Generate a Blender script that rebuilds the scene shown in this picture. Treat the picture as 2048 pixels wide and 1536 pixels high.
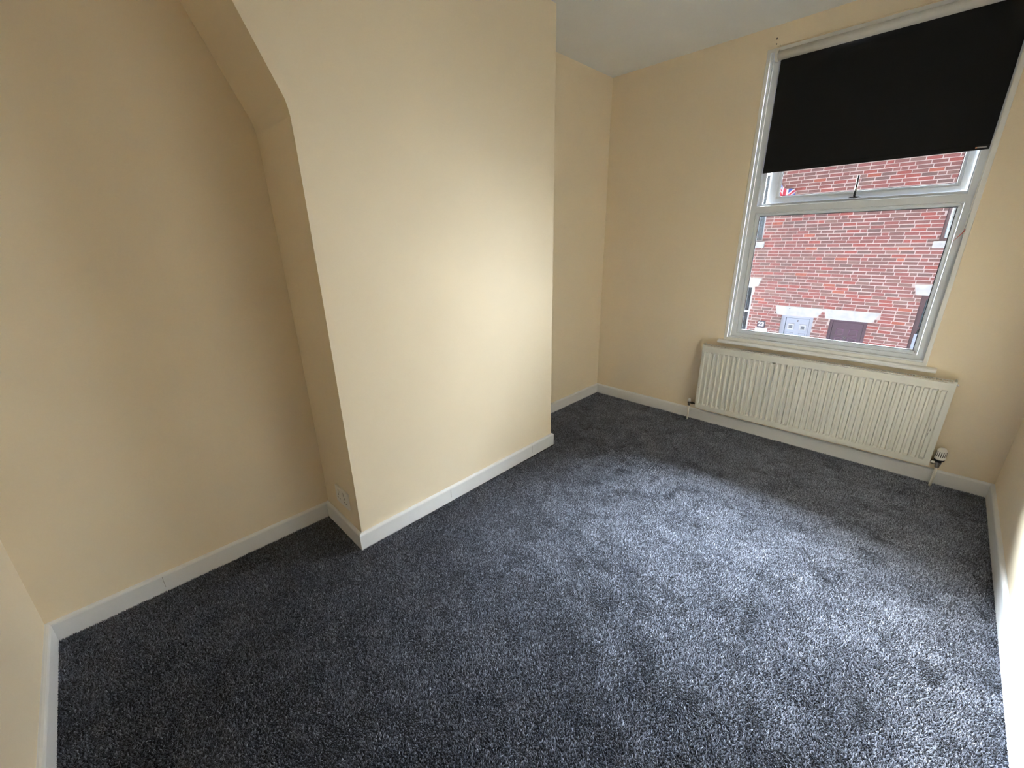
import bpy, bmesh, math, random
import numpy as np
from mathutils import Vector, Matrix, noise

S = bpy.context.scene
COL = S.collection
for o in list(bpy.data.objects):
    bpy.data.objects.remove(o)
rnd = random.Random(7)

# ------------------------------------------------------------------ camera
CAM = (2.4495, -3.8406, 1.6650)
RIGHT = Vector((0.711268, 0.702640, -0.019882))
DOWN = Vector((0.218244, -0.247635, -0.943952))
FWD = Vector((-0.668182, 0.667064, -0.329482))
cam_data = bpy.data.cameras.new('camera')
cam_data.sensor_width = 36
cam_data.lens = 14.4915
cam_data.shift_x = 0.0014
cam_data.shift_y = 0.00016
cam_data.clip_start = 0.02
cam_data.clip_end = 200
cam = bpy.data.objects.new('camera', cam_data)
COL.objects.link(cam)
m = Matrix((RIGHT, -DOWN, -FWD)).transposed().to_4x4()
m.translation = Vector(CAM)
cam.matrix_world = m
S.camera = cam

# ------------------------------------------------------------------ sky, added fill suns, exposure
world = bpy.data.worlds.new('overcast_sky')
S.world = world
world.use_nodes = True
wn = world.node_tree.nodes
wl = world.node_tree.links
bg = wn['Background']
tc = wn.new('ShaderNodeTexCoord')
sep = wn.new('ShaderNodeSeparateXYZ')
ramp = wn.new('ShaderNodeValToRGB')
wl.new(tc.outputs['Generated'], sep.inputs[0])
wl.new(sep.outputs['Z'], ramp.inputs[0])
ramp.color_ramp.elements[0].position = 0.0
ramp.color_ramp.elements[0].color = (0.86, 0.92, 1.0, 1)
ramp.color_ramp.elements[1].position = 1.0
ramp.color_ramp.elements[1].color = (0.72, 0.85, 1.0, 1)
wl.new(ramp.outputs[0], bg.inputs[0])
SKY = 0.10
bg.inputs[1].default_value = SKY

def sun_lamp(name, energy, angle, elev, az, col):
    """az: degrees the source stands to the left of straight out of the window"""
    d = bpy.data.lights.new(name, 'SUN')
    d.energy = energy
    d.angle = math.radians(angle)
    d.color = col
    o = bpy.data.objects.new(name, d)
    COL.objects.link(o)
    ce, a_ = math.cos(math.radians(elev)), math.radians(az)
    o.rotation_euler = Vector((math.sin(a_) * ce, -math.cos(a_) * ce, -math.sin(math.radians(elev)))).to_track_quat('-Z', 'Y').to_euler()
    o.location = (0, 6, 8)
L1 = (24.0, 104, 34, -6)
L2 = (112.0, 72, 61, 10)
L3 = (94.0, 40, 22, 47)
sun_lamp('right_wall_fill', *L3, (0.92, 0.96, 1.0))  # extra sun lamp from low left, added to brighten the right wall
sun_lamp('room_fill', *L1, (0.93, 0.965, 1.0))  # broad extra sun lamp, added to lift the whole room
sun_lamp('floor_fill', *L2, (0.86, 0.93, 1.0))  # steep extra sun lamp, added to brighten the carpet by the window

S.view_settings.view_transform = 'Standard'
S.view_settings.look = 'None'
S.view_settings.gamma = 1
S.view_settings.exposure = 1.43
S.view_settings.use_curve_mapping = False
S.cycles.use_denoising = True
S.cycles.max_bounces = 14
S.cycles.diffuse_bounces = 10
S.cycles.transparent_max_bounces = 12
S.cycles.sample_clamp_indirect = 6
S.cycles.caustics_reflective = False
S.cycles.caustics_refractive = False

# ------------------------------------------------------------------ materials
def mat(name, col, rough=0.6, var=0.0, scale=8.0, bump=0.0, bscale=60.0, metal=0.0, sheen=0.0, spec=0.5, detail=3):
    m = bpy.data.materials.new(name)
    m.use_nodes = True
    nt = m.node_tree
    b = nt.nodes['Principled BSDF']
    b.inputs['Roughness'].default_value = rough
    b.inputs['Metallic'].default_value = metal
    b.inputs['Specular IOR Level'].default_value = spec
    if sheen:
        b.inputs['Sheen Weight'].default_value = sheen
    t = nt.nodes.new('ShaderNodeTexCoord')
    if var > 0:
        n = nt.nodes.new('ShaderNodeTexNoise')
        n.inputs['Scale'].default_value = scale
        n.inputs['Detail'].default_value = detail
        r = nt.nodes.new('ShaderNodeValToRGB')
        r.color_ramp.elements[0].position = 0.3
        r.color_ramp.elements[1].position = 0.7
        r.color_ramp.elements[0].color = tuple(c * (1 - var) for c in col) + (1,)
        r.color_ramp.elements[1].color = tuple(min(1, c * (1 + var)) for c in col) + (1,)
        nt.links.new(t.outputs['Object'], n.inputs['Vector'])
        nt.links.new(n.outputs['Fac'], r.inputs[0])
        nt.links.new(r.outputs[0], b.inputs['Base Color'])
    else:
        b.inputs['Base Color'].default_value = tuple(col) + (1,)
    if bump > 0:
        n2 = nt.nodes.new('ShaderNodeTexNoise')
        n2.inputs['Scale'].default_value = bscale
        n2.inputs['Detail'].default_value = 4
        bp = nt.nodes.new('ShaderNodeBump')
        bp.inputs['Strength'].default_value = bump
        bp.inputs['Distance'].default_value = 0.004
        nt.links.new(t.outputs['Object'], n2.inputs['Vector'])
        nt.links.new(n2.outputs['Fac'], bp.inputs['Height'])
        nt.links.new(bp.outputs[0], b.inputs['Normal'])
    return m

M = {}
M['wall'] = mat('magnolia_wall_paint', (0.80, 0.703, 0.545), 0.75, 0.015, 2.5, 0.18, 14)
M['ceiling'] = mat('white_ceiling_paint', (0.78, 0.82, 0.86), 0.85, 0.02, 3, 0.2, 12)
M['skirt'] = mat('white_gloss_paint', (0.79, 0.81, 0.84), 0.38, 0.015, 6, 0.08, 25)
M['upvc'] = mat('white_upvc', (0.72, 0.77, 0.84), 0.32, 0.01, 5)
M['gasket'] = mat('dark_gasket', (0.02, 0.025, 0.035), 0.6, 0.1, 20)
M['sill'] = mat('sill_gloss_paint', (0.86, 0.88, 0.89), 0.28, 0.02, 9, 0.15, 30)
M['rad'] = mat('cream_radiator_enamel', (0.64, 0.635, 0.585), 0.38, 0.015, 5)
M['rad_dark'] = mat('recess_shade_dark', (0.03, 0.025, 0.02), 0.8, 0.1, 30)  # near black: shade under the grille put into the colour; also house backing
M['chip'] = mat('bare_chipped_metal', (0.05, 0.045, 0.04), 0.7, 0.2, 90)
M['chrome'] = mat('tarnished_chrome', (0.35, 0.33, 0.30), 0.35, 0.2, 60, metal=0.9)
M['black'] = mat('black_plastic', (0.012, 0.012, 0.012), 0.45, 0.1, 40)
M['white_plastic'] = mat('white_plastic', (0.78, 0.77, 0.74), 0.4, 0.01, 30)
M['blind'] = mat('black_blackout_fabric', (0.010, 0.010, 0.011), 0.9, 0.15, 400, 0.1, 900, spec=0.2)
M['roll'] = mat('pale_fabric_back', (0.62, 0.62, 0.61), 0.8, 0.02, 30)
M['pipe'] = mat('painted_pipe', (0.72, 0.69, 0.63), 0.4, 0.05, 30)
M['orange'] = mat('orange_print', (0.7, 0.25, 0.12), 0.6, 0.05, 50)
M['tag'] = mat('grey_woven_tag', (0.35, 0.33, 0.32), 0.7, 0.1, 300)
M['red_cord'] = mat('faded_red_cord', (0.45, 0.06, 0.06), 0.7, 0.2, 200)
M['mortar'] = mat('pale_lime_mortar', (0.62, 0.55, 0.52), 0.9, 0.10, 14, 0.3, 80)
M['stone'] = mat('painted_stone_lintel', (0.52, 0.56, 0.56), 0.75, 0.14, 7, 0.5, 30)
M['asphalt'] = mat('asphalt', (0.055, 0.055, 0.06), 0.9, 0.2, 12, 0.3, 60)
M['paving'] = mat('concrete_paving', (0.12, 0.117, 0.11), 0.9, 0.12, 5, 0.3, 40)
M['slate'] = mat('grey_slate', (0.12, 0.13, 0.15), 0.7, 0.2, 5, 0.3, 20)
M['blue_door'] = mat('pale_blue_door_paint', (0.38, 0.45, 0.54), 0.45, 0.02, 5)
M['purple_door'] = mat('dark_plum_door_paint', (0.075, 0.045, 0.07), 0.35, 0.25, 12)
M['plum_light'] = mat('light_plum_edge', (0.21, 0.12, 0.19), 0.4, 0.2, 30)  # lighter plum tone for the panel mouldings
M['brown_frame'] = mat('brown_window_frame', (0.075, 0.045, 0.055), 0.4, 0.15, 8)
M['white_frame'] = mat('white_window_frame', (0.56, 0.61, 0.64), 0.4, 0.02, 8)
M['net'] = mat('pale_net_curtain', (0.46, 0.58, 0.66), 0.9, 0.22, 22)
M['dark_room'] = mat('dim_room_behind_glass', (0.16, 0.19, 0.22), 0.8, 0.5, 6)  # opaque colour painted as the shaded room behind panes
M['flag_blue'] = mat('flag_blue_cloth', (0.05, 0.10, 0.38), 0.8, 0.1, 30)
M['flag_red'] = mat('flag_red_cloth', (0.60, 0.06, 0.10), 0.8, 0.1, 30)
M['flag_white'] = mat('flag_white_cloth', (0.80, 0.80, 0.82), 0.8, 0.03, 30)
M['plate'] = mat('white_enamel_plate', (0.66, 0.74, 0.76), 0.4, 0.05, 20)
M['plaque'] = mat('slate_number_plaque', (0.10, 0.10, 0.13), 0.5, 0.2, 30)
M['digit'] = mat('white_painted_digit', (0.85, 0.87, 0.92), 0.5, 0.02, 30)
M['outer_brick'] = mat('dark_outer_brick', (0.17, 0.09, 0.075), 0.9, 0.25, 9, 0.3, 40)
BR = [((0.30, 0.125, 0.115), 10), ((0.255, 0.125, 0.115), 10), ((0.225, 0.130, 0.120), 9), ((0.35, 0.115, 0.10), 5),
      ((0.20, 0.135, 0.125), 5), ((0.26, 0.165, 0.145), 4), ((0.40, 0.135, 0.095), 1)]
bricks_m = []
brick_w = []
for i, (c, w) in enumerate(BR):
    bricks_m.append(mat('fired_brick_%s' % 'abcdefg'[i], c, 0.9, 0.22, 16, 0.5, 60, detail=5))
    brick_w.append(w)

def glass_mat(name, tint):
    g = bpy.data.materials.new(name)
    g.use_nodes = True
    nt = g.node_tree
    nt.nodes.remove(nt.nodes['Principled BSDF'])
    out = nt.nodes['Material Output']
    tr = nt.nodes.new('ShaderNodeBsdfTransparent')
    tr.inputs[0].default_value = tint
    gl = nt.nodes.new('ShaderNodeBsdfGlossy')
    gl.inputs['Roughness'].default_value = 0.02
    fr = nt.nodes.new('ShaderNodeFresnel')
    fr.inputs['IOR'].default_value = 1.45
    mx = nt.nodes.new('ShaderNodeMixShader')
    nt.links.new(fr.outputs[0], mx.inputs[0])
    nt.links.new(tr.outputs[0], mx.inputs[1])
    nt.links.new(gl.outputs[0], mx.inputs[2])
    nt.links.new(mx.outputs[0], out.inputs['Surface'])
    return g
M['glass'] = glass_mat('clear_window_glass', (0.95, 0.97, 0.97, 1))

# carpet: tone attribute per tuft
def carpet_mat():
    m = bpy.data.materials.new('charcoal_twist_carpet')
    m.use_nodes = True
    nt = m.node_tree
    b = nt.nodes['Principled BSDF']
    a = nt.nodes.new('ShaderNodeAttribute')
    a.attribute_name = 'tone'
    r = nt.nodes.new('ShaderNodeValToRGB')
    e = r.color_ramp.elements
    e[0].position = 0.0
    e[0].color = (0.008, 0.009, 0.012, 1)
    e[1].position = 1.0
    e[1].color = (0.34, 0.37, 0.45, 1)
    e2 = e.new(0.45)
    e2.color = (0.055, 0.059, 0.077, 1)
    e3 = e.new(0.78)
    e3.color = (0.145, 0.157, 0.20, 1)
    nt.links.new(a.outputs['Fac'], r.inputs[0])
    nt.links.new(r.outputs[0], b.inputs['Base Color'])
    b.inputs['Roughness'].default_value = 0.8
    b.inputs['Sheen Weight'].default_value = 0.8
    b.inputs['Sheen Roughness'].default_value = 0.5
    b.inputs['Sheen Tint'].default_value = (0.75, 0.82, 1.0, 1)
    b.inputs['Specular IOR Level'].default_value = 0.25
    return m
M['carpet'] = carpet_mat()
M['carpet_base'] = mat('carpet_backing', (0.012, 0.012, 0.016), 0.95, 0.3, 200)

# ------------------------------------------------------------------ helpers
def obj(name, bm, m, parent=None, smooth=False, loc=None):
    me = bpy.data.meshes.new(name)
    bmesh.ops.recalc_face_normals(bm, faces=bm.faces)
    bm.to_mesh(me)
    bm.free()
    o = bpy.data.objects.new(name, me)
    for x in (m if isinstance(m, (list, tuple)) else [m]):
        me.materials.append(x)
    COL.objects.link(o)
    if parent:
        o.parent = parent
        # children are authored in world space: parents sit at their own base
        o.matrix_parent_inverse = parent.matrix_world.inverted()
    if smooth:
        for p in me.polygons:
            p.use_smooth = True
    return o

def empty(name, loc=(0, 0, 0)):
    o = bpy.data.objects.new(name, None)
    COL.objects.link(o)
    o.location = loc
    o.empty_display_size = 0.05
    o.matrix_world = Matrix.Translation(loc)
    return o

def tag(o, label, cat=None, group=None):
    o['label'] = label
    if cat: o['category'] = cat
    if group: o['group'] = group
    return o

def struct(o, label=None):
    o['kind'] = 'structure'
    if label: o['label'] = label
    return o

def thing(name, label, cat, loc, group=None):
    return tag(empty(name, loc), label, cat, group)

def box(bm, x0, x1, y0, y1, z0, z1, bev=0.0, mi=0):
    vs = [bm.verts.new((x, y, z)) for x in (x0, x1) for y in (y0, y1) for z in (z0, z1)]
    idx = [(0, 1, 3, 2), (4, 6, 7, 5), (0, 4, 5, 1), (2, 3, 7, 6), (0, 2, 6, 4), (1, 5, 7, 3)]
    fs = []
    for f in idx:
        fc = bm.faces.new([vs[i] for i in f])
        fc.material_index = mi
        fs.append(fc)
    if bev > 0:
        es = set()
        for f in fs:
            es.update(f.edges)
        bmesh.ops.bevel(bm, geom=list(es), offset=bev, segments=2, affect='EDGES', profile=0.5)
    return vs

def poly_prism(bm, pts, axis, a, b, mi=0):
    """pts are 2D in the plane normal to axis; extrude from a to b."""
    def mk(p, t):
        if axis == 0: return (t, p[0], p[1])
        if axis == 1: return (p[0], t, p[1])
        return (p[0], p[1], t)
    A = [bm.verts.new(mk(p, a)) for p in pts]
    B = [bm.verts.new(mk(p, b)) for p in pts]
    n = len(pts)
    fs = [bm.faces.new(A), bm.faces.new(B[::-1])]
    for i in range(n):
        fs.append(bm.faces.new((A[i], B[i], B[(i + 1) % n], A[(i + 1) % n])))
    for f in fs: f.material_index = mi
    return A, B

def ring(bm, prof, x0, x1, z0, z1, mi=0):
    """sweep closed profile [(inset, y)...] around a rectangle in the XZ plane, mitred."""
    loops = []
    for cx, cz, sx, sz in ((x0, z0, 1, 1), (x1, z0, -1, 1), (x1, z1, -1, -1), (x0, z1, 1, -1)):
        loops.append([bm.verts.new((cx + sx * d, y, cz + sz * d)) for d, y in prof])
    n = len(prof)
    for k in range(4):
        A, B = loops[k], loops[(k + 1) % 4]
        for i in range(n):
            f = bm.faces.new((A[i], A[(i + 1) % n], B[(i + 1) % n], B[i]))
            f.material_index = mi

def lathe(bm, prof, cx, cy, seg=24, mi=0, z0=0):
    """prof [(r,z)] revolved round vertical axis at cx,cy"""
    rows = []
    for r, z in prof:
        rows.append([bm.verts.new((cx + r * math.cos(2 * math.pi * k / seg), cy + r * math.sin(2 * math.pi * k / seg), z + z0)) for k in range(seg)])
    for a, b in zip(rows, rows[1:]):
        for k in range(seg):
            f = bm.faces.new((a[k], a[(k + 1) % seg], b[(k + 1) % seg], b[k]))
            f.material_index = mi
    for row in (rows[0], rows[-1]):
        f = bm.faces.new(row)
        f.material_index = mi

def tube(bm, pts, r, seg=12, caps=True, mi=0):
    pts = [Vector(p) for p in pts]
    rows = []
    for i, p in enumerate(pts):
        if i == 0: t = pts[1] - p
        elif i == len(pts) - 1: t = p - pts[i - 1]
        else: t = (pts[i + 1] - pts[i - 1])
        t.normalize()
        up = Vector((0, 0, 1)) if abs(t.z) < 0.9 else Vector((0, 1, 0))
        a = t.cross(up).normalized()
        b = t.cross(a).normalized()
        rr = r[i] if isinstance(r, (list, tuple)) else r
        rows.append([bm.verts.new(p + a * rr * math.cos(2 * math.pi * k / seg) + b * rr * math.sin(2 * math.pi * k / seg)) for k in range(seg)])
    for A, B in zip(rows, rows[1:]):
        for k in range(seg):
            f = bm.faces.new((A[k], A[(k + 1) % seg], B[(k + 1) % seg], B[k]))
            f.material_index = mi
    if caps:
        for row in (rows[0], rows[-1]):
            bm.faces.new(row).material_index = mi

def B(): return bmesh.new()

# ------------------------------------------------------------------ room shell
H = 3.04
RX0, RXS = 3.041, 0.0189            # right wall x = RX0 - RXS*|y|
NY, NYS = -4.3356, 0.0062            # near wall y = NY + NYS*x
BX1, BX2 = 0.4368, 0.4540            # breast face at far / near edge
BA, BB = -1.360, -3.079              # breast edges in y
T = 0.12
def rx(y): return RX0 + RXS * y

bm = B()
poly_prism(bm, [(-T, 0.30), (RX0 + T, 0.30), (RX0 + T - 0.08, NY - T), (-T, NY - T)], 2, -0.14, 0.0)
floor = struct(obj('floor', bm, M['carpet_base']), 'floor under the dark charcoal carpet')
bm = B()
poly_prism(bm, [(-T, 0.30), (RX0 + T, 0.30), (RX0 + T, NY - T), (-T, NY - T)], 2, H, H + 0.12)
struct(obj('ceiling', bm, M['ceiling']), 'plain white painted ceiling')
# left wall (the two alcoves share it behind the breast)
bm = B()
box(bm, -T, 0, NY - 0.1, 0.0, 0, H)
struct(obj('wall_left', bm, M['wall']), 'magnolia left wall behind the chimney breast')
# chimney breast with its near side gathering outwards at the top
prof = [(BB, 0.0), (BB + 0.004, 0.5), (BB + 0.003, 1.4), (BB, 2.052), (-3.082, 2.161), (-3.0855, 2.188), (-3.091, 2.214), (-3.0965, 2.228),
        (-3.219, 2.499), (-3.462, H), (BA + 0.002, H), (BA, 0.0)]
bm = B()
def bface(y): return BX1 + (BX2 - BX1) * (y - BA) / (BB - BA)
A_ = [bm.verts.new((0.0, y, z)) for y, z in prof]
B_ = [bm.verts.new((bface(y), y, z)) for y, z in prof]
bm.faces.new(A_); fb = bm.faces.new(B_[::-1])
for i in range(len(prof)):
    j = (i + 1) % len(prof)
    bm.faces.new((A_[i], B_[i], B_[j], A_[j]))
bv = [e for e in bm.edges if all(v in B_ for v in e.verts) and not (e.verts[0].co.z < 0.001 and e.verts[1].co.z < 0.001) and not (e.verts[0].co.z > H - 0.001 and e.verts[1].co.z > H - 0.001)]
bmesh.ops.bevel(bm, geom=bv, offset=0.004, segments=2, affect='EDGES', profile=0.5, clamp_overlap=True)
struct(obj('wall_chimney', bm, M['wall']), 'magnolia chimney breast with its near edge sloping outwards at the top')
# back (window) wall with opening
OX0, OX1, OZ0, OZ1 = 1.272, 2.560, 0.80, 2.905
WT = 0.28
bm = B()
box(bm, -T, OX0, 0, WT, 0, H)
box(bm, OX1, RX0 + T, 0, WT, 0, H)
box(bm, OX0, OX1, 0, WT, 0, OZ0)
box(bm, OX0, OX1, 0, WT, OZ1, H)
for f in bm.faces:
    if all(v.co.y > WT - 0.001 for v in f.verts): f.material_index = 1
wall_back = struct(obj('wall_back', bm, [M['wall'], M['outer_brick']]), 'magnolia wall with the window in it')
for (hx, hz, r) in ((1.319, 2.963, 0.0045), (1.322, 2.930, 0.0035), (1.346, 2.915, 0.003)):
    bm = B()
    lathe(bm, [(r, 0), (r * 0.7, 0.0008)], 0, 0, 10)
    o = obj('screw_hole', bm, M['chip'], wall_back)
    for v in o.data.vertices:
        x, y, z = v.co
        v.co = (hx + x, -z - 0.0002, hz + y * 1.3)
# thin caulk ridge over the window head
bm = B()
tube(bm, [(1.33 + 0.05 * k, -0.0005, 2.912 + 0.0008 * math.sin(k * 1.7)) for k in range(25)], 0.0035, 6)
obj('caulk_ridge', bm, M['wall'], wall_back, True)
# right wall, near wall
bm = B()
poly_prism(bm, [(rx(0.0), 0.0), (rx(NY), NY - 0.05), (rx(NY) + T, NY - 0.05), (rx(0) + T, 0.0)], 2, 0, H)
struct(obj('wall_right', bm, M['wall']), 'magnolia right wall running towards the window')
bm = B()
poly_prism(bm, [(0, NY), (3.0, NY + NYS * 3.0), (3.0, NY - T), (0, NY - T)], 2, 0, H)
struct(obj('wall_front', bm, M['wall']), 'magnolia near wall at the bottom left')

# baseboards: mitred sweeps of a round-topped board
SK = [(0, 0), (0.0185, 0), (0.0185, 0.0925), (0.0165, 0.0985), (0.0125, 0.1025), (0.006, 0.1045), (0, 0.105)]
def skirting(name, path, label, parent=None):
    """path: list of ((x,y),(mx,my)) with mitre offset vector per unit thickness"""
    bm = B()
    rows = []
    for (x, y), (mx, my) in path:
        rows.append([bm.verts.new((x + mx * d, y + my * d, z)) for d, z in SK])
    n = len(SK)
    for A, C in zip(rows, rows[1:]):
        for i in range(n):
            bm.faces.new((A[i], A[(i + 1) % n], C[(i + 1) % n], C[i]))
    for r_ in (rows[0], rows[-1]): bm.faces.new(r_)
    return struct(obj(name, bm, M['skirt']), label)
def mids(a, b, n, amp=0.0012):
    out = []
    for k in range(1, n):
        t = k / n
        out.append((a[0] + (b[0] - a[0]) * t + rnd.uniform(-amp, amp) * 0.5, a[1] + (b[1] - a[1]) * t + rnd.uniform(-amp, amp) * 0.5))
    return out
nc = (0.0, NY); bc = (rx(NY), NY + NYS * rx(NY))
skirting('baseboard_left', [((0, NY), (1, 1)), ((0, BB), (1, -1))], 'white skirting board along the near alcove')
skirting('baseboard_chimney', [((0, BB), (1, -1)), ((BX2, BB), (1, -1)), ((BX1, BA), (1, 1)), ((0, BA), (1, 1))], 'white skirting board wrapped round the chimney breast')
skirting('baseboard_alcove', [((0, BA), (1, 1)), ((0, 0), (1, -1))], 'white skirting board in the far alcove')
skirting('baseboard_back', [((0, 0), (1, -1)), ((RX0, 0), (-1, -1))], 'white skirting board under the window')
skirting('baseboard_right', [((RX0, 0), (-1, -1)), (bc, (-1, 1))], 'white skirting board along the right wall')
skirting('baseboard_front', [(bc, (-1, 1)), (nc, (1, 1))], 'white skirting board along the near wall')
# hairline joints in the boards
def joint(x, y, nx, ny, par):
    bm = B()
    tx, ty = -ny, nx
    px, py = x + nx * 0.0186, y + ny * 0.0186
    for (w0, w1, z0, z1) in ((-0.0006, 0.0006, 0.03, 0.094),):
        vs = [bm.verts.new((px + tx * w + nx * d, py + ty * w + ny * d, z)) for w in (w0, w1) for d in (-0.001, 0.0003) for z in (z0, z1)]
        for f in [(0, 1, 3, 2), (4, 6, 7, 5), (0, 4, 5, 1), (2, 3, 7, 6), (0, 2, 6, 4), (1, 5, 7, 3)]:
            bm.faces.new([vs[i] for i in f])
    obj('board_joint', bm, M['chip'], par)
bl = bpy.data.objects['baseboard_left']; bcn = bpy.data.objects['baseboard_chimney']
joint(0, -3.93, 1, 0, bl)
joint(bface(-1.62), -1.62, 1, 0, bcn)
joint(bface(-2.45), -2.45, 1, 0, bcn)

# ------------------------------------------------------------------ carpet pile (geometry)
def build_carpet():
    rs = np.random.RandomState(5)
    sp = 0.0052
    xs = np.arange(0.016, RX0 - 0.012, sp)
    ys = np.arange(NY + 0.012, -0.014, sp)
    X, Y = np.meshgrid(xs, ys)
    X = X.ravel() + rs.uniform(-0.5, 0.5, X.size) * sp
    Y = Y.ravel() + rs.uniform(-0.5, 0.5, Y.size) * sp
    keep = (X < RX0 + RXS * Y - 0.017) & (X > 0.017) & (Y < -0.017) & (Y > NY + NYS * X + 0.016)
    keep &= ~((X < 0.472) & (Y > BB - 0.020) & (Y < BA + 0.020))
    X, Y = X[keep], Y[keep]
    N = X.size
    # smooth value noise fields on a grid
    def field(cell, seed, octaves=1):
        out = np.zeros(N); amp = 1.0; tot = 0
        for o_ in range(octaves):
            r = np.random.RandomState(seed + o_)
            c = cell / (2 ** o_)
            gx = int(3.2 / c) + 4; gy = int(4.5 / c) + 4
            g = r.uniform(-1, 1, (gy, gx))
            u = (X + 0.1) / c; v = (Y + 4.4) / c
            i = np.floor(u).astype(int); j = np.floor(v).astype(int)
            fu = u - i; fv = v - j
            fu = fu * fu * (3 - 2 * fu); fv = fv * fv * (3 - 2 * fv)
            a = g[j, i] * (1 - fu) + g[j, i + 1] * fu
            b = g[j + 1, i] * (1 - fu) + g[j + 1, i + 1] * fu
            out += amp * (a * (1 - fv) + b * fv); tot += amp
            amp *= 0.6
        return out / tot
    f1 = field(0.11, 11, 3); f2 = field(0.10, 31, 3); f3 = field(0.085, 51, 2)
    s = np.clip(f1 * 1.8, -1, 1)
    spots = np.clip((f3 - 0.36) * 3, 0, 1)
    lx = 0.0014 * np.clip(f2 * 2.5, -1, 1) + rs.normal(0, 0.0022, N)
    ly = 0.0022 * s + 0.0006 - 0.0038 * spots + rs.normal(0, 0.0026, N)
    hgt = 0.0095 * (1 - 0.16 * np.clip(f3 * 2, -1, 1)) * rs.uniform(0.75, 1.1, N)
    ang = rs.uniform(0, 2 * np.pi, N)
    rad = rs.uniform(0.0025, 0.0037, N)
    V = np.empty((N, 4, 3), np.float32)
    for k in range(3):
        a = ang + k * 2 * np.pi / 3
        V[:, k, 0] = X + rad * np.cos(a); V[:, k, 1] = Y + rad * np.sin(a); V[:, k, 2] = 0.0005
    V[:, 3, 0] = X + lx; V[:, 3, 1] = Y + ly; V[:, 3, 2] = hgt
    # keep the tips off the boards
    V[:, 3, 0] = np.maximum(V[:, 3, 0], 0.019)
    base = (np.arange(N) * 4)[:, None]
    F = np.concatenate([base + np.array([0, 1, 3]), base + np.array([1, 2, 3]), base + np.array([2, 0, 3])], axis=1).reshape(-1)
    me = bpy.data.meshes.new('carpet_pile')
    nt_ = N * 3
    me.vertices.add(N * 4); me.loops.add(nt_ * 3); me.polygons.add(nt_)
    me.vertices.foreach_set('co', V.reshape(-1))
    me.loops.foreach_set('vertex_index', F.astype(np.int32))
    me.polygons.foreach_set('loop_start', np.arange(nt_, dtype=np.int32) * 3)
    me.polygons.foreach_set('loop_total', np.full(nt_, 3, np.int32))
    me.update(calc_edges=True)
    tone = np.clip(rs.beta(2.0, 2.2, N) , 0, 1)
    at = me.attributes.new('tone', 'FLOAT', 'POINT')
    at.data.foreach_set('value', np.repeat(tone, 4).astype(np.float32))
    me.materials.append(M['carpet'])
    o = bpy.data.objects.new('carpet_pile', me)
    COL.objects.link(o)
    o.parent = floor
    o['kind'] = 'stuff'
    o['label'] = 'speckled charcoal grey twist pile carpet'
    return N
NT = build_carpet()

# ------------------------------------------------------------------ the window
win = struct(empty('window_1', (1.915, 0.05, 0.81)), 'white plastic window with a fixed lower pane and a top-hung sash')
bm = B()
ring(bm, [(0, 0.03), (0, -0.003), (0.002, -0.005), (0.0215, -0.005), (0.0235, -0.003), (0.0235, 0.03)], 1.272, 2.560, 0.808, 2.905)
obj('outer_trim', bm, M['sill'], win)
bm = B()
ring(bm, [(0, 0.03), (0, 0.004), (0.002, 0.002), (0.0125, 0.002), (0.0145, 0.004), (0.0145, 0.03)], 1.2985, 2.5335 + 0.018, 0.8335 - 0.006, 2.878)
obj('inner_trim', bm, M['upvc'], win)
bm = B()
ring(bm, [(0, 0.095), (0, 0.032), (0.0015, 0.030), (0.041, 0.030), (0.0425, 0.0315), (0.0425, 0.040), (0.0435, 0.095)], 1.312, 2.5405, 0.828, 2.872)
# transom
poly_prism(bm, [(0.030, 1.831), (0.030, 1.874), (0.034, 1.877), (0.055, 1.8775), (0.095, 1.8775), (0.095, 1.829), (0.040, 1.829)], 0, 1.352, 2.500)
# rebate lip round the opening light
ring(bm, [(0, 0.094), (0, 0.072), (0.002, 0.070), (0.026, 0.070), (0.028, 0.072), (0.028, 0.094)], 1.352, 2.520, 1.866, 2.832)
obj('window_frame', bm, M['upvc'], win)
# lower glazing bead, gasket, glass
bm = B()
ring(bm, [(0, 0.060), (0, 0.036), (0.003, 0.034), (0.010, 0.036), (0.021, 0.050), (0.024, 0.060)], 1.3555, 2.497, 0.8715, 1.829)
obj('glazing_bead', bm, M['upvc'], win)
bm = B()
ring(bm, [(0, 0.066), (0, 0.058), (0.0275, 0.058), (0.0275, 0.066)], 1.3555, 2.497, 0.8715, 1.829)
obj('gasket', bm, M['gasket'], win)
bm = B()
box(bm, 1.370, 2.483, 0.062, 0.064, 0.886, 1.815)
obj('glass_pane', bm, M['glass'], win)
# top-hung sash, pushed a little open
HZ, HY = 2.866, 0.097
op = math.radians(0.35)
def swing(o):
    for v in o.data.vertices:
        y, z = v.co.y - HY, v.co.z - HZ
        v.co.y = HY + y * math.cos(op) - z * math.sin(op)
        v.co.z = HZ + y * math.sin(op) + z * math.cos(op)
SX0, SX1, SZ0, SZ1 = 1.397, 2.512, 1.870, 2.862
bm = B()
ring(bm, [(0, 0.148), (0, 0.103), (0.002, 0.100), (0.012, 0.098), (0.056, 0.098), (0.0575, 0.100), (0.0575, 0.148)], SX0, SX1, SZ0, SZ1)
sash = obj('opening_sash', bm, M['upvc'], win); swing(sash)
bm = B()
ring(bm, [(0, 0.123), (0, 0.102), (0.003, 0.100), (0.017, 0.113), (0.019, 0.123)], SX0 + 0.057, SX1 - 0.057, SZ0 + 0.057, SZ1 - 0.057)
o = obj('sash_bead', bm, M['upvc'], sash); swing(o)
bm = B()
ring(bm, [(0, 0.129), (0, 0.121), (0.0215, 0.121), (0.0215, 0.129)], SX0 + 0.057, SX1 - 0.057, SZ0 + 0.057, SZ1 - 0.057)
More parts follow.
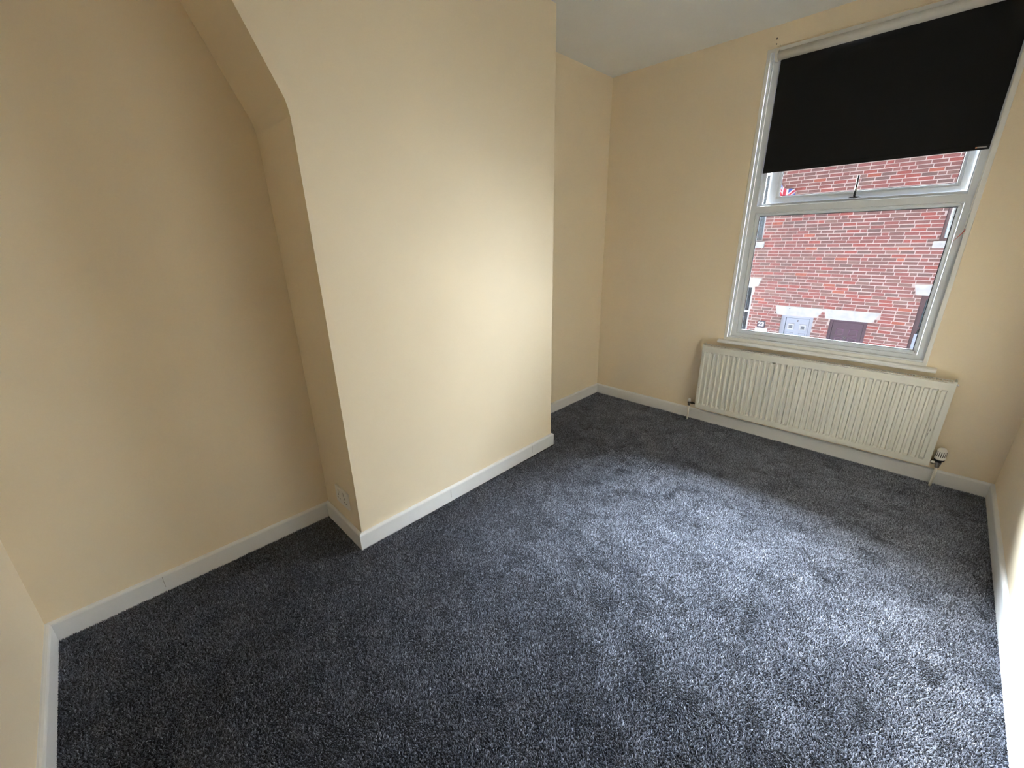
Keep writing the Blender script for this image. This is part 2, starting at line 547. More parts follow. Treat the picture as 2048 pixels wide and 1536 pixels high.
o = obj('sash_gasket', bm, M['gasket'], sash); swing(o)
bm = B()
box(bm, SX0 + 0.062, SX1 - 0.062, 0.124, 0.126, SZ0 + 0.062, SZ1 - 0.062)
o = obj('sash_glass', bm, M['glass'], sash); swing(o)
# handle
hd = B()
poly_prism(hd, [(1.916, 1.898), (1.925, 1.904), (1.950, 1.9065), (1.975, 1.904), (1.986, 1.898), (1.950, 1.8955)], 1, 0.078, 0.092)
handle = obj('sash_handle', hd, M['black'], win)
handle['label'] = 'black window handle'
bm = B()
tube(bm, [(1.9485, 0.080, 1.905), (1.9490, 0.066, 1.915), (1.950, 0.060, 1.945), (1.9505, 0.056, 1.99), (1.951, 0.052, 2.036)], [0.0065, 0.0068, 0.0062, 0.0066, 0.0072], 10)
obj('handle_lever', bm, M['black'], handle, True)
bm = B()
tube(bm, [(1.950, 0.0600, 1.942), (1.9503, 0.0585, 1.963)], 0.0074, 10)
obj('handle_band', bm, M['chrome'], handle, True)
# sill board with rounded nose
bm = B()
poly_prism(bm, [(0.03, 0.781), (0.03, 0.809), (-0.040, 0.809), (-0.047, 0.807), (-0.0515, 0.802), (-0.0525, 0.795), (-0.0515, 0.787), (-0.047, 0.782), (-0.040, 0.780)], 0, 1.236, 2.612)
es = [e for e in bm.edges if abs(e.verts[0].co.x - e.verts[1].co.x) < 1e-6 and e.verts[0].co.y < 0.0 and e.verts[1].co.y < 0.0]
bmesh.ops.bevel(bm, geom=es, offset=0.003, segments=2, affect='EDGES')
obj('window_sill', bm, M['sill'], win, False)

# ------------------------------------------------------------------ roller blind
bl_t = thing('roller_blind', 'black roller blind drawn halfway down over the window', 'blind', (1.945, -0.008, 2.85))
bm = B()
RC = (-0.012, 2.851); RR = 0.0285
rows = []
for x in (1.352, 2.532):
    rows.append([bm.verts.new((x, RC[0] + RR * math.cos(2 * math.pi * k / 32), RC[1] + RR * math.sin(2 * math.pi * k / 32))) for k in range(32)])
for k in range(32):
    bm.faces.new((rows[0][k], rows[0][(k + 1) % 32], rows[1][(k + 1) % 32], rows[1][k]))
for r_ in rows: bm.faces.new(r_)
o = obj('fabric_roll', bm, M['roll'], bl_t, True)
o['label'] = 'pale grey roll at the top'
for p in o.data.polygons:
    if len(p.vertices) > 4: p.use_smooth = False
bm = B()
n = 24
ya = RC[0] + RR - 0.0006
rowsf = []
for z in (2.851, 2.60, 2.35, 2.125, 2.109):
    rowsf.append([(1.3630 + (2.5275 - 1.3630) * i / n, ya + 0.0012 * math.sin(i * 0.55) * (2.851 - z), z) for i in range(n + 1)])
for off in (0.0, 0.0009):
    vr = [[bm.verts.new((x, y + off, z)) for x, y, z in r_] for r_ in rowsf]
    for a, b in zip(vr, vr[1:]):
        for i in range(n):
            bm.faces.new((a[i], a[i + 1], b[i + 1], b[i]))
obj('blind_fabric', bm, M['blind'], bl_t)
bm = B()
box(bm, 1.3630, 2.5275, ya - 0.0035, ya + 0.0042, 2.1075, 2.133, 0.0015)
obj('hem_bar', bm, M['blind'], bl_t)
bm = B()
box(bm, 2.474, 2.516, ya - 0.0046, ya - 0.0034, 2.1165, 2.1235)
hem = obj('maker_tag', bm, M['tag'], bl_t)
hem['label'] = 'small grey tag on the hem'
bm = B()
box(bm, 2.470, 2.477, ya - 0.0048, ya - 0.0034, 2.1165, 2.1235)
obj('tag_end', bm, M['orange'], hem)
for x0, x1 in ((1.334, 1.350), (2.5335, 2.5475)):
    bm = B()
    pr = [(RC[0] + 0.031 * math.cos(a), RC[1] + 0.031 * math.sin(a)) for a in [math.pi * (0.5 + k / 12) for k in range(13)]]
    pr = [(0.001, RC[1] + 0.040), (RC[0], RC[1] + 0.040)] + pr[1:] + [(0.001, RC[1] - 0.031)]
    poly_prism(bm, pr, 0, x0, x1)
    obj('end_bracket', bm, M['white_plastic'], bl_t)
# bead chain: two strands, joined beads
bm = B()
def bead(c, r):
    v = [bm.verts.new((c[0] + dx * r, c[1] + dy * r, c[2] + dz * r)) for dx, dy, dz in ((1, 0, 0), (-1, 0, 0), (0, 1, 0), (0, -1, 0), (0, 0, 1), (0, 0, -1))]
    for a, b_, c_ in ((0, 2, 4), (2, 1, 4), (1, 3, 4), (3, 0, 4), (2, 0, 5), (1, 2, 5), (3, 1, 5), (0, 3, 5)):
        bm.faces.new((v[a], v[b_], v[c_]))
z = 2.83
while z > 1.675:
    t = (2.83 - z) / 1.155
    bead((2.5395 - 0.010 * t, -0.020 + 0.004 * t, z), 0.0034)
    bead((2.5435 - 0.006 * t, -0.004 + 0.004 * t, z), 0.0030)
    z -= 0.0058
for k in range(9):
    a = math.pi * k / 8
    bead((2.5335 - 0.004 * math.cos(a), -0.006, 1.672 - 0.008 * math.sin(a)), 0.0024)
ch = obj('bead_chain', bm, M['white_plastic'], bl_t)
ch['kind'] = 'stuff'
bm = B()
box(bm, 2.528, 2.540, -0.004, 0.012, 1.648, 1.668, 0.003)
clip = obj('chain_clip', bm, M['white_plastic'], bl_t)
bm = B()
tube(bm, [(2.5345, -0.008, 1.676), (2.534, -0.010, 1.664), (2.527, -0.006, 1.650), (2.514, 0.002, 1.630), (2.502, 0.012, 1.611), (2.494, 0.020, 1.603)], [0.0016, 0.0022, 0.0022, 0.0018, 0.0012, 0.0009], 8)
th = obj('red_tie', bm, M['red_cord'], bl_t, True)
th['label'] = 'faded red thread tied to the chain'

# ------------------------------------------------------------------ radiator
rad = thing('radiator', 'cream ribbed panel radiator under the window', 'radiator', (1.93, -0.09, 0.155))
RA, RBx, RZ0, RZ1, RY = 1.154, 2.706, 0.158, 0.750, -0.115
NCH = 38
c0, c1 = 1.182, 2.672
pitch = (c1 - c0) / (NCH - 1)
bm = B()
# front skin: columns of x with depth; three z bands (top flat, channel, bottom flat)
xsP = [RA]
dep = [0]
for i in range(NCH):
    c = c0 + i * pitch
    for dx, d in ((-0.0155, 0), (-0.0095, 1), (0.0095, 1), (0.0155, 0)):
        xsP.append(c + dx); dep.append(d)
xsP.append(RBx); dep.append(0)
zs = [(RZ0, 0), (0.196, 0), (0.209, 1), (0.686, 1), (0.698, 0), (RZ1 - 0.004, 0)]
DP = 0.0100
rows = []
for z, act in zs:
    rows.append([bm.verts.new((x, RY + DP * d * act, z)) for x, d in zip(xsP, dep)])
for a, b in zip(rows, rows[1:]):
    for i in range(len(xsP) - 1):
        bm.faces.new((a[i], a[i + 1], b[i + 1], b[i]))
# turned edges
def edge_strip(lo, pts):
    prev = lo
    for f in pts:
        cur = [bm.verts.new(f(v.co)) for v in prev]
        for i in range(len(prev) - 1):
            bm.faces.new((prev[i], prev[i + 1], cur[i + 1], cur[i]))
        prev = cur
edge_strip(rows[-1], [lambda c: (c.x, RY + 0.002, RZ1 - 0.001), lambda c: (c.x, RY + 0.006, RZ1), lambda c: (c.x, RY + 0.010, RZ1)])
edge_strip(rows[0], [lambda c: (c.x, RY + 0.003, RZ0 - 0.002), lambda c: (c.x, RY + 0.016, RZ0 - 0.002)])
front = obj('front_panel', bm, M['rad'], rad)
# back skin
bm = B()
box(bm, RA + 0.012, RBx - 0.012, RY + 0.014, RY + 0.018, RZ0, RZ1 - 0.012)
zz = []
k = 0
x = RA + 0.02
while x < RBx - 0.02:
    zz.append((x, RY + (0.020 if k % 2 else 0.052)))
    zz.append((x + 0.012, RY + (0.020 if k % 2 else 0.052)))
    x += 0.018
    k += 1
lo = [bm.verts.new((a, b, RZ0 + 0.04)) for a, b in zz]
hi = [bm.verts.new((a, b, RZ1 - 0.09)) for a, b in zz]
for i in range(len(zz) - 1):
    bm.faces.new((lo[i], lo[i + 1], hi[i + 1], hi[i]))
obj('convector_fins', bm, M['rad_dark'], rad)
# side panels
for s, xa, xb in ((0, RA - 0.012, RA - 0.002), (1, RBx + 0.002, RBx + 0.012)):
    bm = B()
    box(bm, xa, xb, RY + 0.006, RY + 0.070, RZ0 + 0.004, RZ1 + 0.012, 0.0025)
    if s == 0:
        box(bm, xa, xa + 0.020, RY + 0.003, RY + 0.006, RZ0 + 0.004, RZ1 + 0.010, 0.001)
    else:
        box(bm, xb - 0.018, xb, RY + 0.003, RY + 0.006, RZ0 + 0.004, RZ1 + 0.010, 0.001)
    obj('side_panel', bm, M['rad'], rad)
# top grille: rails and cross bars
bm = B()
gz = RZ1 + 0.0015
box(bm, RA, RBx, RY + 0.003, RY + 0.010, gz, gz + 0.0045, 0.001)
box(bm, RA, RBx, RY + 0.047, RY + 0.064, gz, gz + 0.0045, 0.001)
ns = 106
for i in range(ns + 1):
    x = RA + 0.012 + (RBx - RA - 0.024) * i / ns
    box(bm, x - 0.0024, x + 0.0024, RY + 0.009, RY + 0.048, gz + 0.0004, gz + 0.004)
obj('top_grille', bm, M['rad'], rad)
# bleed valve knob, bare chips
bm = B()
tube(bm, [(2.712, RY + 0.02, 0.738), (2.728, RY + 0.02, 0.738)], 0.006, 10)
obj('bleed_valve', bm, M['white_plastic'], rad, True)
def chip(x, z, w, h, y=None):
    bm = B()
    yy = (RY + DP if y is None else y) - 0.0006
    pts = [(x + w * math.cos(a) * rnd.uniform(0.7, 1), z + h * math.sin(a) * rnd.uniform(0.7, 1)) for a in [2 * math.pi * k / 8 for k in range(8)]]
    poly_prism(bm, pts, 1, yy, yy + 0.0008)
    obj('paint_chip', bm, M['chip'], rad)
chip(1.271, 0.367, 0.0042, 0.0055)
chip(1.2315, 0.364, 0.0016, 0.012, RY + 0.003)
chip(1.158, 0.357, 0.0018, 0.006, RY)
chip(2.671, 0.412, 0.0020, 0.014)
chip(2.6655, 0.375, 0.0013, 0.018)
# valves and pipes
bm = B()
VX, VY = 2.760, -0.075
lathe(bm, [(0.0105, 0.150), (0.0125, 0.153), (0.0125, 0.172), (0.0165, 0.174), (0.0165, 0.190), (0.0115, 0.193), (0.0115, 0.200)], VX, VY, 12)
tube(bm, [(VX, VY, 0.182), (VX - 0.022, VY, 0.182)], 0.0095, 10)
tube(bm, [(VX - 0.020, VY, 0.182), (VX - 0.034, VY, 0.182)], 0.0145, 6)
tube(bm, [(VX - 0.034, VY, 0.182), (2.700, VY, 0.182)], 0.008, 10)
valve = obj('thermostatic_valve', bm, M['chrome'], rad, False)
bm = B()
lathe(bm, [(0.018, 0.199), (0.0255, 0.203), (0.0262, 0.211), (0.0245, 0.2125)], VX, VY, 24)
obj('valve_collar', bm, M['black'], valve, True)
bm = B()
pr = [(0.0240, 0.2125), (0.0275, 0.216), (0.0280, 0.226), (0.0262, 0.230), (0.0262, 0.262), (0.0245, 0.276), (0.020, 0.287), (0.0125, 0.294), (0.004, 0.2965)]
lathe(bm, pr, VX, VY, 32)
obj('valve_head', bm, M['white_plastic'], valve, True)
bm = B()
for k in range(16):
    a = 2 * math.pi * k / 16
    ca, sa = math.cos(a), math.sin(a)
    def P(r, t, z): return (VX + ca * r - sa * t, VY + sa * r + ca * t, z)
    w = 0.0018
    vs = [bm.verts.new(P(r, t, z)) for z, r0, r1 in ((0.234, 0.0235, 0.0270), (0.272, 0.0225, 0.0262)) for r in (r0, r1) for t in (-w, w)]
    for f in [(0, 1, 3, 2), (4, 6, 7, 5), (0, 4, 5, 1), (2, 3, 7, 6), (0, 2, 6, 4), (1, 5, 7, 3)]:
        bm.faces.new([vs[i] for i in f])
o = obj('head_slots', bm, M['black'], valve)
bm = B()
tube(bm, [(VX, VY, 0.155), (VX, VY, 0.06), (VX - 0.002, VY, 0.0)], 0.0078, 12)
obj('supply_pipe', bm, M['pipe'], rad, True)
LX, LY = 1.076, -0.075
bm = B()
lathe(bm, [(0.009, 0.148), (0.011, 0.150), (0.011, 0.168), (0.0135, 0.170), (0.0135, 0.186), (0.010, 0.189)], LX, LY, 12)
tube(bm, [(LX, LY, 0.178), (LX + 0.022, LY, 0.178)], 0.0085, 10)
tube(bm, [(LX + 0.020, LY, 0.178), (LX + 0.034, LY, 0.178)], 0.0130, 6)
tube(bm, [(LX + 0.034, LY, 0.178), (1.17, LY, 0.178)], 0.0075, 10)
lock = obj('lockshield_valve', bm, M['chip'], rad)
bm = B()
lathe(bm, [(0.0125, 0.188), (0.0125, 0.205), (0.010, 0.215), (0.004, 0.218)], LX, LY, 16)
obj('valve_cap', bm, M['white_plastic'], lock, True)
bm = B()
tube(bm, [(LX, LY, 0.150), (LX, LY, 0.0)], 0.0075, 12)
obj('return_pipe', bm, M['pipe'], rad, True)
for x in (1.36, 2.50):
    bm = B()
    box(bm, x, x + 0.03, RY + 0.066, -0.0005, 0.22, 0.70)
    obj('wall_bracket', bm, M['rad'], rad)

# ------------------------------------------------------------------ double socket on the breast's near side
soc = thing('wall_socket', 'white double wall socket low on the side of the chimney breast', 'socket', (0.277, BB, 0.265))
bm = B()
SY = BB - 0.0005
box(bm, 0.196, 0.358, SY - 0.010, SY + 0.0015, 0.208, 0.318, 0.003)
obj('faceplate', bm, M['white_plastic'], soc)
for cx in (0.236, 0.318):
    bm = B()
    box(bm, cx - 0.008 + (0.012 if cx < 0.27 else -0.012), cx + 0.008 + (0.012 if cx < 0.27 else -0.012), SY - 0.0135, SY - 0.0095, 0.284, 0.305, 0.001)
    obj('rocker_switch', bm, M['white_plastic'], soc)
    for dx, dz, w, h in ((0, 0.012, 0.0028, 0.0075), (-0.013, -0.014, 0.0050, 0.0028), (0.013, -0.014, 0.0050, 0.0028)):
        bm = B()
        box(bm, cx + dx - w, cx + dx + w, SY - 0.0104, SY - 0.0095, 0.256 + dz - h, 0.256 + dz + h)
        obj('pin_hole', bm, M['chip'], soc)

# ------------------------------------------------------------------ across the street
FY = 8.60                     # face of the brickwork
GZ = -2.30                    # street level
XA, XB, ZT = -3.4, 5.4, 3.42
struct_none = None
bm = B()
box(bm, -9, 11, 0.9, 7.7, GZ - 0.2, GZ - 0.10)
struct(obj('street', bm, M['asphalt']), 'asphalt street between the two terraces')
bm = B()
box(bm, -9, 11, 7.7, 8.9, GZ - 0.2, GZ)
o = obj('pavement', bm, M['paving']); o['kind'] = 'structure'; o['label'] = 'concrete pavement in front of the brick terrace'

hse = thing('terraced_house', 'red brick terraced house across the street', 'building', (1.0, FY, GZ))
# openings (x0,x1,z0,z1) and lintel trapezoids ((xl_top,xl_bot,xr_bot,xr_top), z0, z1)
CH = 0.0748                   # course height
ops = [(-0.07, 0.618, GZ, -0.290), (0.947, 1.652, GZ, -0.288), (-1.95, -0.822, -1.25, 0.400), (2.408, 3.40, GZ + 1.0, 0.387),
       (-1.95, -0.806, 1.505, 3.080), (2.408, 3.55, 1.480, 3.080)]
sills = [(-2.03, -0.742, 1.362, 1.500), (2.330, 3.63, 1.343, 1.476), (-2.03, -0.742, -1.39, -1.25), (2.33, 3.48, GZ + 0.86, GZ + 1.0)]
lints = [(-0.232, -0.178, 0.672, 0.793, -0.275, -0.058), (0.800, 0.862, 1.725, 1.826, -0.282, -0.050),
         (-2.10, -2.04, -0.728, -0.672, 0.400, 0.602), (2.247, 2.312, 3.50, 3.56, 0.388, 0.604),
         (-2.10, -2.04, -0.728, -0.672, 3.080, 3.30), (2.247, 2.312, 3.64, 3.70, 3.080, 3.30)]
# mortar wall made of panels round the openings
bm = B()
xsb = sorted(set([XA, XB] + [a for o_ in ops for a in o_[:2]]))
zsb = sorted(set([GZ, ZT] + [a for o_ in ops for a in o_[2:]]))
for xa, xb in zip(xsb, xsb[1:]):
    for za, zb in zip(zsb, zsb[1:]):
        cx, cz = (xa + xb) / 2, (za + zb) / 2
        if any(o_[0] < cx < o_[1] and o_[2] < cz < o_[3] for o_ in ops): continue
        box(bm, xa, xb, FY + 0.006, FY + 0.22, za, zb)
obj('mortar_wall', bm, M['mortar'], hse)

bm = B()
box(bm, XA, XB, FY + 0.24, FY + 0.40, GZ, ZT)
obj('dark_backing', bm, M['rad_dark'], hse)  # added backing, keeps bright sky from showing through the door gaps

def blocked(zc):
    out = []
    for a, b, z0, z1 in ops:
        if z0 < zc < z1: out.append((a, b))
    for a, b, z0, z1 in sills:
        if z0 < zc < z1: out.append((a, b))
    for a, a2, b2, b, z0, z1 in lints:
        if z0 < zc < z1:
            t = (zc - z0) / (z1 - z0)
            out.append((a2 + (a - a2) * t - 0.012, b2 + (b - b2) * t + 0.012))
    for a, b, z0, z1 in ():
        pass
    return sorted(out)

bricks = []
z = GZ + 0.01
row = 0
while z < ZT - CH:
    zc = z + CH / 2
    blk = blocked(zc)
    # free intervals
    free = []
    cur = XA
    for a, b in blk:
        if a > cur: free.append((cur, a))
        cur = max(cur, b)
    if cur < XB: free.append((cur, XB))
    x = XA - 0.1 - (0.118 if row % 2 else 0.0) + rnd.uniform(-0.012, 0.012)
    hdr_row = row % 6 == 3
    while x < XB:
        L = 0.2220 + rnd.uniform(-0.006, 0.006)
        if (hdr_row and rnd.random() < 0.30) or rnd.random() < 0.05: L = 0.108
        a, b = x, x + L
        for fa, fb in free:
            aa, bb = max(a, fa), min(b, fb)
            if bb - aa > 0.035:
                bricks.append((aa, bb, z + rnd.uniform(-0.0015, 0.0015), CH - 0.0175))
        x = b + 0.016
    z += CH
    row += 1
def brick_color():
    return rnd.choices(range(len(BR)), weights=brick_w)[0]
def proj_size(b):
    x = (b[0] + b[1]) / 2; zz_ = b[2] + b[3] / 2
    p = Vector((x, FY, zz_)) - Vector(CAM)
    f = p.dot(FWD); u = 1024 + 824.4 * p.dot(RIGHT) / f; v = 768 + 824.4 * p.dot(DOWN) / f
    # seen through the panes?
    t = (0.062 - CAM[1]) / (FY - CAM[1])
    wx = CAM[0] + (x - CAM[0]) * t; wz = CAM[2] + (zz_ - CAM[2]) * t
    vis = (1.385 < wx < 2.475 and 0.90 < wz < 1.80) or (1.476 < wx < 2.43 and 1.945 < wz < 2.11)
    return ((b[1] - b[0]) * 824.4 / f * (1.0) if vis else 0.0)
order = sorted(range(len(bricks)), key=lambda i: -proj_size(bricks[i]))
solo = set(order[:300])
bmr = B()
unit_me = {}
for i, b in enumerate(bricks):
    d = rnd.uniform(-0.003, 0.003)
    mi = brick_color()
    if i in solo:
        key = (mi,)
        if key not in unit_me:
            ub = B()
            # front-bevelled unit brick, 18 faces
            o0 = [(-.5, 1, -.5), (.5, 1, -.5), (.5, 1, .5), (-.5, 1, .5)]
            o1 = [(-.5, .12, -.5), (.5, .12, -.5), (.5, .12, .5), (-.5, .12, .5)]
            o2 = [(-.488, 0, -.455), (.488, 0, -.455), (.488, 0, .455), (-.488, 0, .455)]
            R = [[ub.verts.new(p) for p in q] for q in (o0, o1, o2)]
            for A, C in zip(R, R[1:]):
                for k in range(4):
                    ub.faces.new((A[k], A[(k + 1) % 4], C[(k + 1) % 4], C[k]))
            ub.faces.new(R[2]); ub.faces.new(R[0][::-1])
            bmesh.ops.recalc_face_normals(ub, faces=ub.faces)
            me = bpy.data.meshes.new('brick')
            ub.to_mesh(me); ub.free()
            me.materials.append(bricks_m[mi])
            unit_me[key] = me
        o = bpy.data.objects.new('brick', unit_me[key])
        COL.objects.link(o)
        o.parent = hse
        o.location = Vector(((b[0] + b[1]) / 2, FY + d, b[2] + b[3] / 2)) - Vector((1.0, FY, GZ))
        o.scale = (b[1] - b[0], 0.03, b[3])
    else:
        box(bmr, b[0], b[1], FY + d, FY + 0.03, b[2], b[2] + b[3], 0, mi)
o = obj('far_bricks', bmr, bricks_m, hse)
o['kind'] = 'stuff'
o['label'] = 'remaining red bricks of the wall'

def lintel(l, rough):
    a, a2, b2, b, z0, z1 = l
    bm = B()
    n = 16
    top = [(a + (b - a) * k / n, z1 + rnd.uniform(-1, 1) * rough) for k in range(n + 1)]
    bot = [(a2 + (b2 - a2) * k / n, z0 + rnd.uniform(-0.3, 0.3) * rough) for k in range(n, -1, -1)]
    poly_prism(bm, top + bot, 1, FY - 0.018, FY + 0.05)
    return obj('lintel', bm, M['stone'], hse)
ls = [lintel(l, 0.006 if i < 2 else 0.001) for i, l in enumerate(lints)]
# weathering spot and cracked end on the door lintels
bm = B(); poly_prism(bm, [(0.080 + 0.013 * math.cos(a), -0.100 + 0.013 * math.sin(a)) for a in [k * math.pi / 4 for k in range(8)]], 1, FY - 0.0195, FY - 0.017)
obj('lintel_stain', bm, M['chip'], ls[0])
for s in sills:
    bm = B(); box(bm, s[0], s[1], FY - 0.06, FY + 0.05, s[2], s[3], 0.006)
    obj('stone_sill', bm, M['stone'], hse)

# pale blue door
D1 = FY + 0.09
bm = B()
poly_prism(bm, [(-0.07, GZ), (-0.07, -0.290), (0.618, -0.290), (0.618, GZ), (0.542, GZ), (0.542, -0.350), (0.028, -0.350), (0.028, GZ)], 1, D1 - 0.02, D1 + 0.06)
obj('door_frame', bm, M['blue_door'], hse)
bm = B(); box(bm, 0.036, 0.534, D1 + 0.002, D1 + 0.045, GZ + 0.02, -0.358, 0.002)
dr = obj('street_door', bm, M['blue_door'], hse); dr['label'] = 'pale blue panelled street door'
for px in (0.158, 0.418):
    bm = B(); ring(bm, [(0, D1 + 0.004), (0, D1 - 0.012), (0.012, D1 - 0.018), (0.030, D1 - 0.012), (0.042, D1 + 0.004)], px - 0.074, px + 0.074, -0.645, -0.498)
    obj('pane_surround', bm, M['white_frame'], dr)
    bm = B(); box(bm, px - 0.033, px + 0.033, D1 - 0.003, D1 + 0.003, -0.604, -0.539)
    obj('door_pane', bm, M['dark_room'], dr)
    bm = B(); ring(bm, [(0, D1 + 0.004), (0, D1 - 0.004), (0.010, D1 - 0.010), (0.020, D1 - 0.004), (0.024, D1 + 0.004)], px - 0.074, px + 0.074, -1.35, -0.725)
    obj('door_panel', bm, M['blue_door'], dr)
bm = B(); poly_prism(bm, [(0.290 + 0.012 * math.cos(a), -0.418 + 0.020 * math.sin(a)) for a in [k * math.pi / 5 for k in range(10)]], 1, D1 - 0.016, D1 + 0.003)
obj('spyhole', bm, M['chip'], dr)

# dark plum door
bm = B()
poly_prism(bm, [(0.947, GZ), (0.947, -0.288), (1.652, -0.288), (1.652, GZ), (1.590, GZ), (1.590, -0.345), (1.005, -0.345), (1.005, GZ)], 1, D1 - 0.02, D1 + 0.06)
obj('door_frame', bm, M['purple_door'], hse)
bm = B(); box(bm, 1.010, 1.585, D1 + 0.002, D1 + 0.045, GZ + 0.02, -0.350, 0.002)
dp = obj('street_door', bm, M['purple_door'], hse); dp['label'] = 'dark plum panelled street door'
for pa, pb in ((1.098, 1.242), (1.345, 1.512)):
    bm = B(); ring(bm, [(0, D1 + 0.004), (0, D1 - 0.006), (0.008, D1 - 0.012), (0.016, D1 - 0.006), (0.018, D1 + 0.004)], pa, pb, -0.648, -0.498)
    obj('door_panel', bm, M['plum_light'], dp)
    bm = B(); ring(bm, [(0, D1 + 0.004), (0, D1 - 0.006), (0.008, D1 - 0.012), (0.016, D1 - 0.006), (0.018, D1 + 0.004)], pa, pb, -1.42, -0.70)
    obj('door_panel', bm, M['plum_light'], dp)
bm = B(); tube(bm, [(1.295 + 0.022 * math.cos(a), D1 - 0.014, -0.702 + 0.022 * math.sin(a)) for a in [k * math.pi / 6 for k in range(13)]], 0.005, 6)
obj('door_knocker', bm, M['chrome'], dp)

# windows of the house: casings with panes, net curtains and one painted dim interior
def street_window(x0, x1, z0, z1, fm, ft, transom, label, inner, mull=None):
    yb = FY + 0.07
    bm = B()
    ring(bm, [(0, yb + 0.06), (0, yb), (0.004, yb - 0.004), (ft - 0.004, yb - 0.004), (ft, yb), (ft, yb + 0.06)], x0, x1, z0, z1)
    if transom: box(bm, x0 + ft, x1 - ft, yb - 0.002, yb + 0.05, transom - 0.028, transom + 0.028)
    if mull: box(bm, mull - 0.025, mull + 0.025, yb - 0.001, yb + 0.05, z0 + ft, z1 - ft)
    w = obj('house_window', bm, fm, hse)
    w['label'] = label
    bm = B(); box(bm, x0 + ft - 0.005, x1 - ft + 0.005, yb + 0.028, yb + 0.032, z0 + ft - 0.005, z1 - ft + 0.005)
    obj('window_pane', bm, M['glass'], w)
    # pleated sheet behind: net curtain; the dark one paints in a dim interior
    bm = B()
    n = int((x1 - x0) / 0.018)
    lo = []; hi = []
    for k in range(n + 1):
        x = x0 + 0.01 + (x1 - x0 - 0.02) * k / n
        y = yb + 0.10 + 0.012 * math.sin(k * 1.9) + 0.006 * math.sin(k * 0.7)
        lo.append(bm.verts.new((x, y, z0 + 0.005))); hi.append(bm.verts.new((x, y, z1 - 0.005)))
    for k in range(n): bm.faces.new((lo[k], lo[k + 1], hi[k + 1], hi[k]))
    obj('net_or_dim_sheet', bm, inner, w)
    return w
street_window(-1.95, -0.822, -1.25, 0.400, M['white_frame'], 0.055, -0.279, 'white framed window at street level', M['dark_room'], -1.40)
street_window(-1.95, -0.806, 1.505, 3.080, M['white_frame'], 0.045, None, 'white framed upstairs window', M['net'], -1.40)
street_window(2.408, 3.55, 1.480, 3.080, M['brown_frame'], 0.055, None, 'brown framed upstairs window', M['net'], 3.0)
w4 = street_window(2.408, 3.40, GZ + 1.0, 0.387, M['brown_frame'], 0.085, -0.32, 'brown framed window at street level', M['net'], 2.90)
bm = B(); box(bm, 2.462, 2.62, FY + 0.02, FY + 0.05, -1.2, -0.435, 0.01)
obj('pale_panel', bm, M['blue_door'], hse)  # pale opaque block over the lower pane
# house number and plate
bm = B(); box(bm, -0.585, -0.405, FY - 0.022, FY - 0.004, -0.668, -0.490, 0.02)
pq = obj('number_plaque', bm, M['plaque'], hse); pq['label'] = 'dark plaque with the white number 23'
def text_mesh(body, size, x, y, z, m_, parent, name):
    cu = bpy.data.curves.new('txt', 'FONT'); cu.body = body; cu.size = size; cu.extrude = 0.002
    cu.align_x = 'CENTER'; cu.align_y = 'CENTER'; cu.offset = 0.004
    to = bpy.data.objects.new('txt', cu); COL.objects.link(to)
    dg = bpy.context.evaluated_depsgraph_get(); dg.update()
    me = bpy.data.meshes.new_from_object(to.evaluated_get(dg))
    bpy.data.objects.remove(to); bpy.data.curves.remove(cu)
    for v in me.vertices:
        a, b, c = v.co
        v.co = (x + a, y - c, z + b)
    me.materials.clear(); me.materials.append(m_)
    o = bpy.data.objects.new(name, me); COL.objects.link(o)
    if parent:
        o.parent = parent
        o.matrix_parent_inverse = parent.matrix_world.inverted()
    return o
hse_inv = None
text_mesh('23', 0.150, -0.495, FY - 0.024, -0.578, M['digit'], pq, 'house_number')
bm = B(); box(bm, -0.622, -0.330, FY - 0.020, FY - 0.004, -0.800, -0.676, 0.006)
pl = obj('wall_plate', bm, M['plate'], hse); pl['label'] = 'pale plate below the house number'
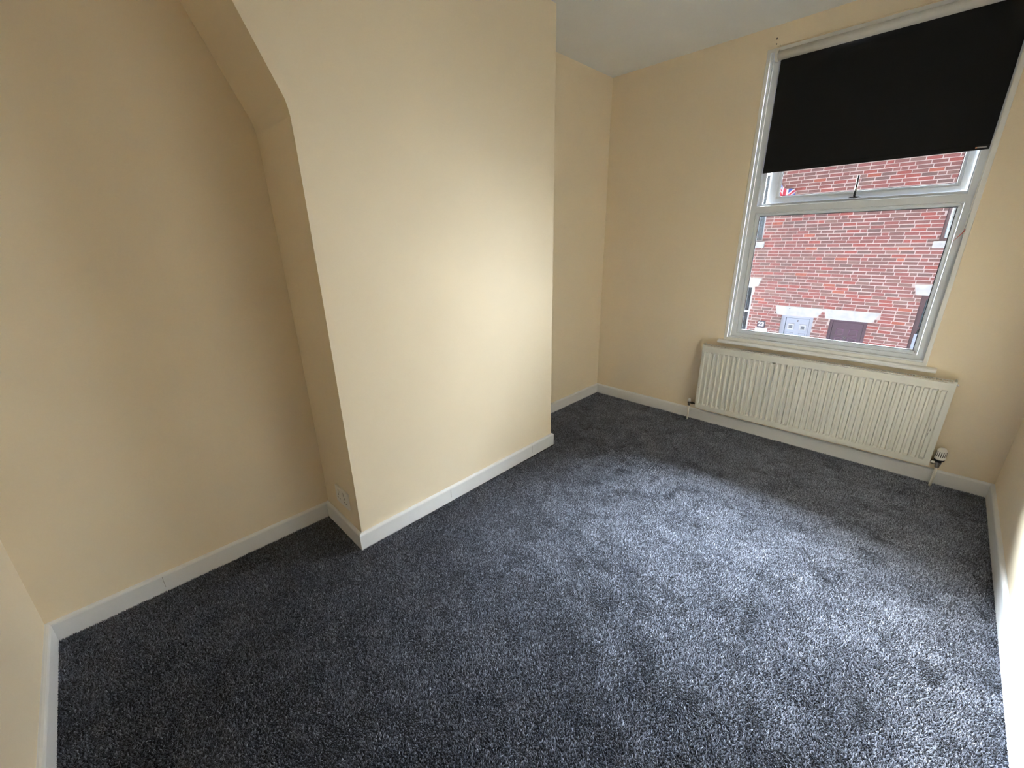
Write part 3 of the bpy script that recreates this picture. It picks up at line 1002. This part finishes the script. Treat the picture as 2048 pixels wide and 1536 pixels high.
bm = B(); box(bm, -0.556, -0.545, FY - 0.0225, FY - 0.019, -0.775, -0.695)
obj('plate_mark', bm, M['slate'], pl)
bm = B(); box(bm, -0.480, -0.400, FY - 0.0225, FY - 0.019, -0.745, -0.725)
obj('plate_mark', bm, M['net'], pl)
# roof and gutter
bm = B()
poly_prism(bm, [(FY - 0.18, ZT + 0.02), (FY - 0.18, ZT + 0.06), (FY + 3.2, ZT + 1.75), (FY + 3.2, ZT + 0.02)], 0, XA, XB)
obj('slate_roof', bm, M['slate'], hse)
bm = B()
tube(bm, [(XA, FY - 0.12, ZT + 0.0), (XB, FY - 0.12, ZT + 0.0)], 0.055, 10)
obj('gutter', bm, M['black'], hse)

# flag hung on the upstairs brickwork
def build_flag():
    nx, nz = 36, 20
    x0, x1 = -0.72, -0.262
    bm = B()
    def pat(u, v):
        # u,v in -1..1, 2:1 union pattern of crosses and saltires
        ax, az = abs(u) * 2, abs(v)
        if ax < 0.36 or az < 0.20: return 1
        if ax < 0.64 or az < 0.34: return 2
        d = abs(abs(u) - abs(v)) * 2 / math.sqrt(5)
        if d < 0.10: return 1
        if d < 0.24: return 2
        return 0
    V = {}
    for i in range(nx + 1):
        for j in range(nz + 1):
            u = i / nx; v = j / nz
            x = x0 + (x1 - x0) * u
            top = 2.90 - 0.25 * u - 0.075 * math.sin(u * math.pi) ** 4
            z = top - v * (0.42 - 0.05 * math.sin(u * 7))
            y = FY - 0.05 - 0.035 * math.sin(u * 13 + v * 2) - 0.02 * v
            V[i, j] = bm.verts.new((x, y, z))
    for i in range(nx):
        for j in range(nz):
            f = bm.faces.new((V[i, j], V[i + 1, j], V[i + 1, j + 1], V[i, j + 1]))
            f.material_index = pat((i + 0.5) / nx * 2 - 1, (j + 0.5) / nz * 2 - 1)
    return tag(obj('flag', bm, [M['flag_blue'], M['flag_red'], M['flag_white']], None, True), 'red, white and blue flag hanging on the brick wall across the street', 'flag')
build_flag()
print('tufts', NT, 'bricks', len(bricks))
